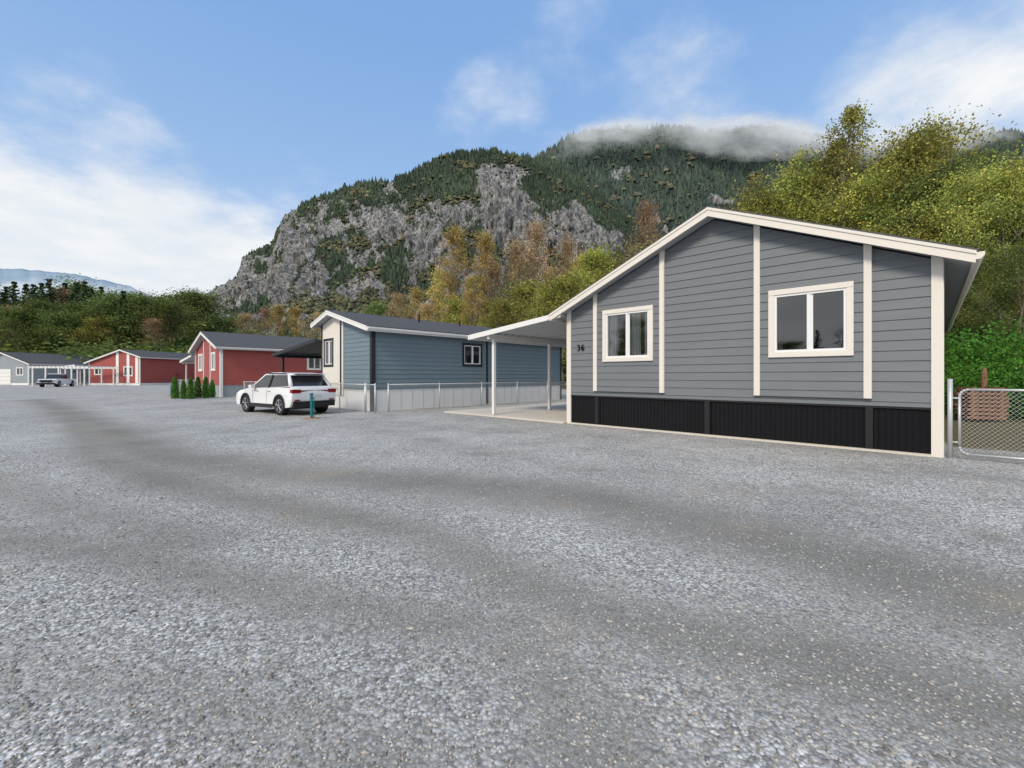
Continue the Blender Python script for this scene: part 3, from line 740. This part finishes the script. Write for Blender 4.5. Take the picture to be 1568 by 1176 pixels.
names={'nyg':'deciduous_tree','ngr':'deciduous_tree','yg':'deciduous_tree','gr':'deciduous_tree','ye':'autumn_tree','or':'autumn_tree','wi':'birch_tree','co':'conifer_tree','bu':'bush','bo':'bush','bg':'bush'}
rr=random.Random(5)
def tree(kind,px,top,Z,wid=1.):
    X=(px-CX)/F*Z; h=(HY-top)/F*Z+1.5; mesh=rr.choice(Tm[kind])
    base=16. if kind not in('bu','bo','bg') else 3.
    s=h/base; w=s*wid*rr.uniform(.9,1.1)
    addobj(names[kind],mesh,None,(X,Z,0),rr.random()*6.28,(w,w,s))
for k,px,top,Z,w in [('wi',1283,168,36,.9),('wi',1262,220,38,1.),('nyg',1235,270,40,1.),('nyg',1180,300,44,1.1),('nyg',1335,265,34,1.),('nyg',1395,218,33,.95),('ngr',1455,270,30,1.),
    ('nyg',1500,275,27,1.),('nyg',1545,270,24,.9),('nyg',1600,260,25,1.),('ngr',1650,250,24,1.),('ngr',1420,300,40,1.3),('ngr',1510,330,36,1.4),('nyg',1290,305,42,1.2),('nyg',1370,290,44,1.1),
    ('ngr',1560,380,21,.9),('ye',1245,320,46,1.),('ngr',1600,340,32,1.3),('ngr',1720,250,26,1.2),('ye',1440,330,30,.9),('ngr',1500,400,24,.9),('ngr',1470,360,32,1.2),('nyg',1535,420,22,.7)]:
    tree(k,px,top,Z,w)
for px,top,Z in [(1475,530,20),(1515,520,19),(1560,510,18),(1600,500,17),(1500,545,16.5),(1550,540,16.2),(1640,520,16.2),(1490,500,25),(1540,490,24),(1590,490,22)]: tree('bu',px,top,Z,.9)
for k,px,top,Z,w in [('or',990,315,62,.75),('yg',915,390,58,1.),('yg',860,430,52,1.1),('yg',900,420,66,1.2),('or',822,345,74,.8),('or',868,368,78,.85),('or',790,375,76,.8),('ye',738,358,72,.65),('ye',695,352,74,.7),
    ('or',760,400,70,.9),('yg',800,440,60,1.1),('yg',835,450,55,1.1),('ye',672,415,80,.8),('ye',640,442,84,.9),('or',610,452,86,1.),('gr',585,468,92,1.2),('ye',720,425,66,.8),('or',850,410,70,.9),('yg',940,405,72,1.1),
    ('yg',1010,390,60,1.2),('yg',1060,395,56,1.2),('yg',770,465,56,1.1),('yg',700,465,70,1.2),('or',660,465,78,1.2),('or',1100,370,70,1.),('ye',890,395,74,.9),
    ('gr',560,490,100,1.5),('ye',520,488,110,1.1),('or',485,478,125,1.1),('ye',450,470,130,.9),('ye',430,468,130,.9),('or',405,472,135,1.1),('or',380,482,140,1.2),('gr',350,488,140,1.6),('or',325,490,140,1.5),('gr',300,494,130,1.5),
    ('yg',640,500,80,1.6),('gr',700,505,70,1.6),('yg',745,500,62,1.6)]:
    tree(k,px,top,Z,w)
px=-330
while px<310:
    k=rr.choice(['co','co','co','gr','gr','gr','or']); 
    tp=rr.uniform(452,488) if px>130 else rr.uniform(442,482)
    if k=='co': tp-=10
    tree(k,px,tp,rr.uniform(105,150),1.25); px+=rr.uniform(6,11)
for (a,tp) in ((22,428),(75,424),(52,438),(155,436),(215,446),(-10,415),(118,430),(100,430),(140,438),(40,432),(190,448),(85,440),(130,428),(170,446),(235,456),(262,468),(10,436),(64,430)): tree('co',a,tp,rr.uniform(112,135),1.15)
tree('gr',180,458,112,1.5); tree('gr',205,462,110,1.5); tree('or',250,480,108,1.2); tree('gr',118,470,108,1.5); tree('or',15,470,104,1.2); tree('gr',60,468,104,1.3); tree('gr',85,480,102,1.3); tree('or',235,490,104,1.3); tree('yg',150,490,104,1.2); tree('gr',30,476,102,1.4)
px=-250
while px<960:
    Z=rr.uniform(95,125) if px<560 else rr.uniform(58,85); tree('bg' if px<330 else 'bo',px,rr.uniform(525,548),Z,1.7); px+=rr.uniform(12,22)
for i in range(46):
    a=-math.pi*(.02+.96*i/45); Z=rr.uniform(40,66); k=rr.choice(['gr','co','gr','yg']); h=rr.uniform(5,12)
    s=h/16; addobj(names[k],rr.choice(Tm[k]),None,(math.cos(a)*Z*1.5,math.sin(a)*Z-8,0),rr.random()*6,(s*1.4,s*1.4,s))
cm=[]
for sd in (81,82):
    nr=np.random.default_rng(sd); n=2200; z=nr.random(n)*1.5; rad=.26*np.clip(1-(z/1.55)**2.2,0,1)**.6*np.sqrt(nr.random(n))*nr.uniform(.8,1.15,n); az=nr.random(n)*6.28
    C=np.stack([np.cos(az)*rad,np.sin(az)*rad,z+.05],-1); mb=MB(); mb.tube((0,0,0),(0,0,1.3),.03,.01,5,0,False)
    cm.append(plant_mesh('cedar',mb,C,.08,nr.uniform(.6,1.5,n),np.zeros(n),M['lf_ivy'],sd,0))
for i,(a,b) in enumerate(((268,611),(281,611),(292,611),(303,610),(315,610),(325,609))):
    x,y=G(a,b); addobj('cedar_shrub',cm[i%2],None,(x,y,0),i*1.3,rr.uniform(.7,.95))
# ---------------------------------------------------------------- mountains
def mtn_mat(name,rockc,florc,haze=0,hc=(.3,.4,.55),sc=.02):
    m=bpy.data.materials.new(name); t=NT(m); v=t.obj()
    mp=t.add('ShaderNodeMapping'); mp.inputs['Scale'].default_value=(1,1,.35); t.lk(v,mp.inputs[0]); vv=mp.outputs[0]
    a=t.add('ShaderNodeAttribute'); a.attribute_name='rock'
    n1=t.noise(vv,sc*3,7,.7); n2=t.noise(vv,sc*12,6,.7)
    rc=t.ramp(n1,[(.30,tuple(x*.40 for x in rockc)),(.48,rockc),(.66,tuple(x*1.75 for x in rockc))])
    rc=t.mix(t.sstep(n2,.42,.58),t.mix(1.,rc,(.45,.45,.42),'MULTIPLY'),rc)
    fc=t.mix(n1,tuple(x*.5 for x in florc),tuple(x*1.6 for x in florc))
    f=t.sstep(t.math('ADD',a.outputs['Fac'],t.math('MULTIPLY_ADD',n2,1.2,-.6)),.33,.50)
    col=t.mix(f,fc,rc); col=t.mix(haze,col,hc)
    t.out(t.pbsdf(col,.95,.05,t.bump(n2,1.,6.))); return m
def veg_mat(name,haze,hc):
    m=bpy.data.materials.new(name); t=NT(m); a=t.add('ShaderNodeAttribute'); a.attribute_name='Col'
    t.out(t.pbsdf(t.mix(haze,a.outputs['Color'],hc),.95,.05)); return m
def mountain(name,sil,D0,D1,nk,ns,blobs,mat,vmat,ntree,th,expo=.75,amp=.05,athr=.7,seed=1,cut=5,gen=0.):
    sx=np.array([K(p[0]) for p in sil]); sy=np.array([(HY-p[1]-cut)/F for p in sil])
    k=np.linspace(sx[0],sx[-1],nk); s=np.concatenate([np.linspace(0,1,ns),np.linspace(1.04,1.5,10)])
    KK,SS=np.meshgrid(k,s); em=np.interp(k,sx,np.maximum(sy,0.0))
    em=em+(fbm(k*60,k*0,4,seed)-.5)*.012*(em>.02)
    E=np.tile(em,(len(s),1)); Yd=D0+(D1-D0)*SS
    S1=np.clip(SS,0,1); g=S1**expo
    rd=ridged(KK*7+SS*1.5,SS*2.5+KK*2,6,seed)-.55; win=np.sin(np.pi*S1)**.7
    g=g+win*amp*2.2*rd*(.5+S1)
    pxx=CX+KK*F; pyy=HY-(E*np.clip(g,0,1.2))*F
    rock=np.zeros(KK.shape)
    for bl in blobs:
        bx,by,rx,ry=bl[:4]; a_=bl[4] if len(bl)>4 else 1.
        wx=(fbm(KK*25,SS*9,4,seed+40)-.5)*50; wy=(fbm(KK*25,SS*9,4,seed+50)-.5)*50
        rock=np.maximum(rock,a_*np.exp(-(((pxx+wx-bx)/rx)**2+((pyy+wy-by)/ry)**2)))
    rf=fbm(KK*40,SS*14,5,seed+9)
    gr=np.clip((ridged(KK*30,SS*9,5,seed+60)-.62)*5,0,1)*gen*np.clip((1020-pxx)/200,0,1)*np.clip((pyy-270)/60,0,1)
    rock=np.clip(np.maximum(rock*2.7*(rf-.06),gr),0,1.2)
    gg=np.where(SS>1,1-(SS-1)*1.6,g); Z=E*gg*Yd
    Z+= (fbm(KK*70,SS*26,4,seed+3)-.5)*D1*.014*win
    rn=ridged(KK*45,SS*10,5,seed+5)-.5
    Yd2=Yd-rock*rn*D1*.06*win
    V=np.stack([KK*Yd,Yd2,Z],-1)
    addobj(name,gridmesh(name,V.reshape(-1,3),nk,len(s),[mat],{'rock':rock}))
    n=ntree; a=rng.random(n)*(nk-1.01); b=(rng.random(n)**.85)*(ns+1); ai=a.astype(int); bi=b.astype(int); af=(a-ai)[:,None]; bf=(b-bi)[:,None]
    Pp=(V[bi,ai]*(1-af)+V[bi,ai+1]*af)*(1-bf)+(V[bi+1,ai]*(1-af)+V[bi+1,ai+1]*af)*bf
    rk=rock[bi,ai]; keep=(rng.random(n)>np.clip(rk*1.9-.12,0,.96))&(E[bi,ai]>.01); Pp=Pp[keep]; n=len(Pp); bi=bi[keep]; ai=ai[keep]; rk=rk[keep]
    hh=th*Pp[:,1]*rng.uniform(.5,1.3,n)/670.*(1-.45*np.clip(rk*2,0,1)); w=hh*rng.uniform(.2,.3,n)
    aut=(fbm(Pp[:,0]*.02,Pp[:,2]*.03,3,seed+20)+rng.normal(size=n)*.08+.22*(1-S1[bi,ai]))>athr
    w=np.where(aut,hh*.42,w); hh=np.where(aut,hh*.75,hh)
    ns_=6; ang=np.arange(ns_)*2*np.pi/ns_
    ring=np.stack([np.cos(ang),np.sin(ang)],-1)
    r1=w[:,None,None]*ring[None]*(1+.5*(rng.random((n,ns_,1))-.5)); r2=r1*.62
    zb=np.where(aut,.35,.02)
    base=np.concatenate([r1,np.repeat((hh*zb)[:,None,None],ns_,1)*np.ones((n,ns_,1))],-1)
    m2=np.concatenate([r2*np.where(aut,1.35,1.)[:,None,None],np.repeat((hh*np.where(aut,.75,.45))[:,None,None],ns_,1)],-1)
    top=np.stack([0*hh,0*hh,hh],-1)[:,None]
    VV=np.concatenate([base,m2,top],1)+Pp[:,None]
    VV[...,2]-=hh[:,None]*.08
    fs=[]
    for i in range(ns_):
        j=(i+1)%ns_; fs.append((i,j,ns_+j)); fs.append((i,ns_+j,ns_+i)); fs.append((ns_+i,ns_+j,2*ns_))
    fs=np.array(fs); nv=2*ns_+1
    f=(fs[None]+np.arange(n)[:,None,None]*nv).reshape(-1,3)
    me=bpy.data.meshes.new(name+'_forest'); VVf=VV.reshape(-1,3).astype(np.float32)
    me.vertices.add(len(VVf)); me.vertices.foreach_set('co',VVf.ravel()); me.loops.add(f.size); me.loops.foreach_set('vertex_index',f.ravel().astype(np.int32))
    me.polygons.add(len(f)); me.polygons.foreach_set('loop_start',(np.arange(len(f))*3).astype(np.int32)); me.update(calc_edges=True)
    br=rng.uniform(.45,1.4,n)*(.55+.9*fbm(Pp[:,0]*.015,Pp[:,2]*.02,3,seed+30))
    cg=np.stack([.044*br,.062*br,.032*br],-1); hue=rng.random(n)[:,None]
    ca=np.stack([.125*br,.098*br,.048*br],-1)*(1-hue)+np.stack([.085*br,.100*br,.042*br],-1)*hue
    cc=np.where(aut[:,None],ca,cg); cc=np.concatenate([cc,np.ones((n,1))],-1); cc=np.repeat(cc,nv,0)
    at=me.attributes.new('Col','FLOAT_COLOR','POINT'); at.data.foreach_set('color',cc.astype(np.float32).ravel()); me.materials.append(vmat)
    addobj(name+'_forest',me)
near=[(285,560),(300,500),(310,465),(318,442),(345,428),(366,412),(372,386),(398,378),(414,372),(424,348),(436,322),(470,305),(500,292),(550,277),(600,272),(640,256),(665,237),(720,229),(760,225),(795,232),(822,238),(860,256),(900,283),(960,325),(1040,370),(1150,420),(1300,470),(1500,520)]
blN=[(455,375,30,44),(438,345,16,30),(605,350,44,30,1.1),(650,378,38,22,.95),(775,300,36,46,1.3),(750,285,16,28,1.2),(770,350,40,30,1.1),(860,350,48,28,1.15),(905,372,44,26,1.15),(815,362,38,26,1.),(378,400,16,26),(335,460,26,36),(425,430,20,34,1.),(385,440,18,34,1.),(505,360,26,18,.8),(560,395,28,18,.75),(700,325,30,20,.85),(690,400,28,14,.7),(480,430,22,24,.85),(350,440,18,18),(445,400,16,34,1.),(540,440,20,14,.6),(590,300,24,10,.6)]
mn=mtn_mat('cliff_rock_near',(.285,.278,.272),(.048,.056,.028),.03)
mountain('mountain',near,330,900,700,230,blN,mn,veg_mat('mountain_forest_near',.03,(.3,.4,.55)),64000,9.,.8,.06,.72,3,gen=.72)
farS=[(600,520),(700,400),(760,290),(800,250),(830,232),(860,212),(905,195),(960,191),(1010,192),(1040,193),(1080,201),(1120,197),(1180,190),(1240,205),(1300,219),(1350,223),(1400,205),(1430,195),(1500,197),(1568,204),(1700,220),(1900,250),(2100,330)]
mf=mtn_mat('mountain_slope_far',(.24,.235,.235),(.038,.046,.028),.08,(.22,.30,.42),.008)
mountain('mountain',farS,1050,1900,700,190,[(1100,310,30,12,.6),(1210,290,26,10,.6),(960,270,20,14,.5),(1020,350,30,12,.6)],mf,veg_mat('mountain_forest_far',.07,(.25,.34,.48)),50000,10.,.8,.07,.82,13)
hz=bpy.data.materials.new('distant_hazed_slope'); t=NT(hz); t.out(t.pbsdf(t.mix(t.noise(t.obj(),.004,6),(.20,.28,.36),(.28,.37,.46)),1.,.0))  # aerial haze painted into the slope as its pale blue colour
def ridge(sil,D,mat):
    k=np.linspace(K(sil[0][0]),K(sil[-1][0]),300); e=np.interp(k,[K(p[0]) for p in sil],[(HY-p[1])/F for p in sil])+(fbm(k*40,k*0,5,3)-.5)*.008
    s=np.linspace(0,1.4,30); KK,SS=np.meshgrid(k,s); Y=D*(.75+.25*SS); Z=np.tile(e,(30,1))*np.where(SS<=1,SS**.8,1-(SS-1))*Y
    Z+=(ridged(KK*9,SS*3,5,8)-.5)*D*.03*np.sin(np.pi*np.clip(SS,0,1))
    addobj('distant_mountain',gridmesh('distant_mountain',np.stack([KK*Y,Y,Z],-1).reshape(-1,3),300,30,[mat]))
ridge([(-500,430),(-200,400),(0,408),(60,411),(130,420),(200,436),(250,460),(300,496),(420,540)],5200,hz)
# ---------------------------------------------------------------- low clouds
m=bpy.data.materials.new('low_cloud'); t=NT(m); v=t.obj()
a=t.add('ShaderNodeAttribute'); a.attribute_name='dens'
mp=t.add('ShaderNodeMapping'); mp.inputs['Scale'].default_value=(1,1,1.5); t.lk(v,mp.inputs[0])
n=t.noise(mp.outputs[0],.0045,8,.58)
al=t.sstep(t.math('ADD',a.outputs['Fac'],t.math('MULTIPLY_ADD',n,2.1,-1.05)),.08,1.2)
al=t.math('MULTIPLY',al,.88)
d=t.add('ShaderNodeBsdfDiffuse'); d.inputs[0].default_value=(.80,.83,.87,1); tl=t.add('ShaderNodeBsdfTranslucent'); tl.inputs[0].default_value=(.80,.83,.87,1)
ms0=t.add('ShaderNodeMixShader'); ms0.inputs[0].default_value=.40; t.lk(d.outputs[0],ms0.inputs[1]); t.lk(tl.outputs[0],ms0.inputs[2])
ms=t.add('ShaderNodeMixShader'); tp=t.add('ShaderNodeBsdfTransparent'); t.lk(al,ms.inputs[0]); t.lk(tp.outputs[0],ms.inputs[1]); t.lk(ms0.outputs[0],ms.inputs[2]); t.out(ms.outputs[0])
def cloud(pts,half,D,seed,dens=1.):
    nk=160; nj=24; k=np.linspace(K(pts[0][0]),K(pts[-1][0]),nk); yc=np.interp(k,[K(p[0]) for p in pts],[(HY-p[1])/F*D for p in pts]); hh=half/F*D
    j=np.linspace(-1,1,nj); KK,JJ=np.meshgrid(k,j); YC=np.tile(yc,(nj,1)); tt=np.tile(np.linspace(0,1,nk),(nj,1))
    w=np.sin(np.pi*tt)**.6
    V=np.stack([KK*D,D+JJ*20,YC+JJ*hh*(.5+.5*w)],-1)
    de=(1-np.abs(JJ)**1.2)*w*dens
    addobj('low_cloud',gridmesh('low_cloud',V.reshape(-1,3),nk,nj,[m],{'dens':de}))
cloud([(810,228),(880,206),(920,196),(1000,193),(1080,204),(1140,202),(1200,202),(1280,222),(1380,236)],50,1700,1,1.0)
cloud([(1150,206),(1260,214),(1340,224),(1420,212),(1500,202),(1620,205)],36,1690,2,.95)
cloud([(880,196),(1000,186),(1060,190),(1150,188),(1230,198),(1300,212)],26,1640,4,.85)
cloud([(-300,440),(0,445),(120,440),(230,448),(300,470)],20,3600,6,1.)
# ---------------------------------------------------------------- world
SUN_EL=38; az=math.radians(214)
w=bpy.data.worlds.new('World'); scene.world=w; w.use_nodes=True; nt=w.node_tree; nt.nodes.clear()
class WT(NT):
    def __init__(s,w): s.t=w.node_tree; s.n=s.t.nodes; s.l=s.t.links
t=WT(w)
sky=t.add('ShaderNodeTexSky'); sky.sky_type='NISHITA'; sky.sun_disc=False; sky.sun_elevation=math.radians(SUN_EL); sky.sun_rotation=az; sky.air_density=1.; sky.dust_density=.6; sky.ozone_density=1.
tc=t.add('ShaderNodeTexCoord').outputs['Generated']
sx=t.add('ShaderNodeSeparateXYZ'); t.lk(tc,sx.inputs[0])
zc=t.math('MAXIMUM',t.math('ADD',sx.outputs[2],.15),.03)
cx=t.math('DIVIDE',sx.outputs[0],zc); cy=t.math('DIVIDE',sx.outputs[1],zc)
cb=t.add('ShaderNodeCombineXYZ'); t.lk(cx,cb.inputs[0]); t.lk(cy,cb.inputs[1])
n1=t.noise(cb.outputs[0],1.5,9,.62)
def blob(px,py,a,b):
    d=Vector((K(px),1,(HY-py)/F)).normalized(); vm=t.add('ShaderNodeVectorMath',operation='DOT_PRODUCT'); t.lk(tc,vm.inputs[0]); vm.inputs[1].default_value=d
    return t.sstep(vm.outputs['Value'],math.cos(math.radians(a)),math.cos(math.radians(b)))
bank=t.math('MULTIPLY',t.sstep(sx.outputs[2],.38,.24),t.sstep(sx.outputs[0],-.34,-.54))
cov=t.math('MULTIPLY',bank,.48)
for (p,q,a,b,s) in ((230,262,6,1,.20),(145,160,6,1,.15),(745,180,8,1,.15),(1450,130,13,3,.16),(1540,105,7,1,.12),(1340,90,6,1,.1),(960,130,14,2,.10),(1060,205,14,3,.14),(1350,190,9,2,.12)):
    cov=t.math('ADD',cov,t.math('MULTIPLY',blob(p,q,a,b),s))
back_fill=t.math('MULTIPLY',t.sstep(t.math('MULTIPLY',sx.outputs[1],-1.),-.10,.4),.42)  # unseen cloud cover behind the camera, added to whiten the fill light
cov=t.math('ADD',cov,back_fill)
cl=t.sstep(t.math('ADD',n1,cov),.55,.99)
grad=t.ramp(sx.outputs[2],[(0,(4.9,5.5,6.1)),(.16,(3.8,4.8,6.1)),(.35,(2.5,3.85,6.0)),(.6,(1.7,3.15,5.8))])
skyc=t.mix(.78,sky.outputs[0],grad)
clc=t.mix(t.sstep(n1,.42,.68),(5.4,5.7,6.05),(6.3,6.35,6.45))
fin=t.mix(cl,skyc,clc)
bg=t.add('ShaderNodeBackground'); bg.inputs[1].default_value=.15; t.lk(fin,bg.inputs[0])
o=t.add('ShaderNodeOutputWorld'); t.lk(bg.outputs[0],o.inputs[0])
sd=bpy.data.lights.new('sun','SUN'); sd.energy=2.6; sd.angle=math.radians(14); sd.color=(1,.90,.76)
so=bpy.data.objects.new('sun',sd); scene.collection.objects.link(so)
el=math.radians(SUN_EL); dv=Vector((math.sin(az)*math.cos(el),math.cos(az)*math.cos(el),math.sin(el)))
so.rotation_euler=dv.to_track_quat('Z','Y').to_euler()
scene.view_settings.view_transform='Standard'; scene.view_settings.look='None'; scene.view_settings.exposure=0
cd=bpy.data.cameras.new('camera'); cd.sensor_width=36; cd.lens=36*F/1568; cd.shift_y=-12/1568; cd.clip_end=20000; cd.clip_start=.05
co=bpy.data.objects.new('camera',cd); scene.collection.objects.link(co); co.location=(0,0,H0); co.rotation_euler=(math.pi/2,0,0); scene.camera=co
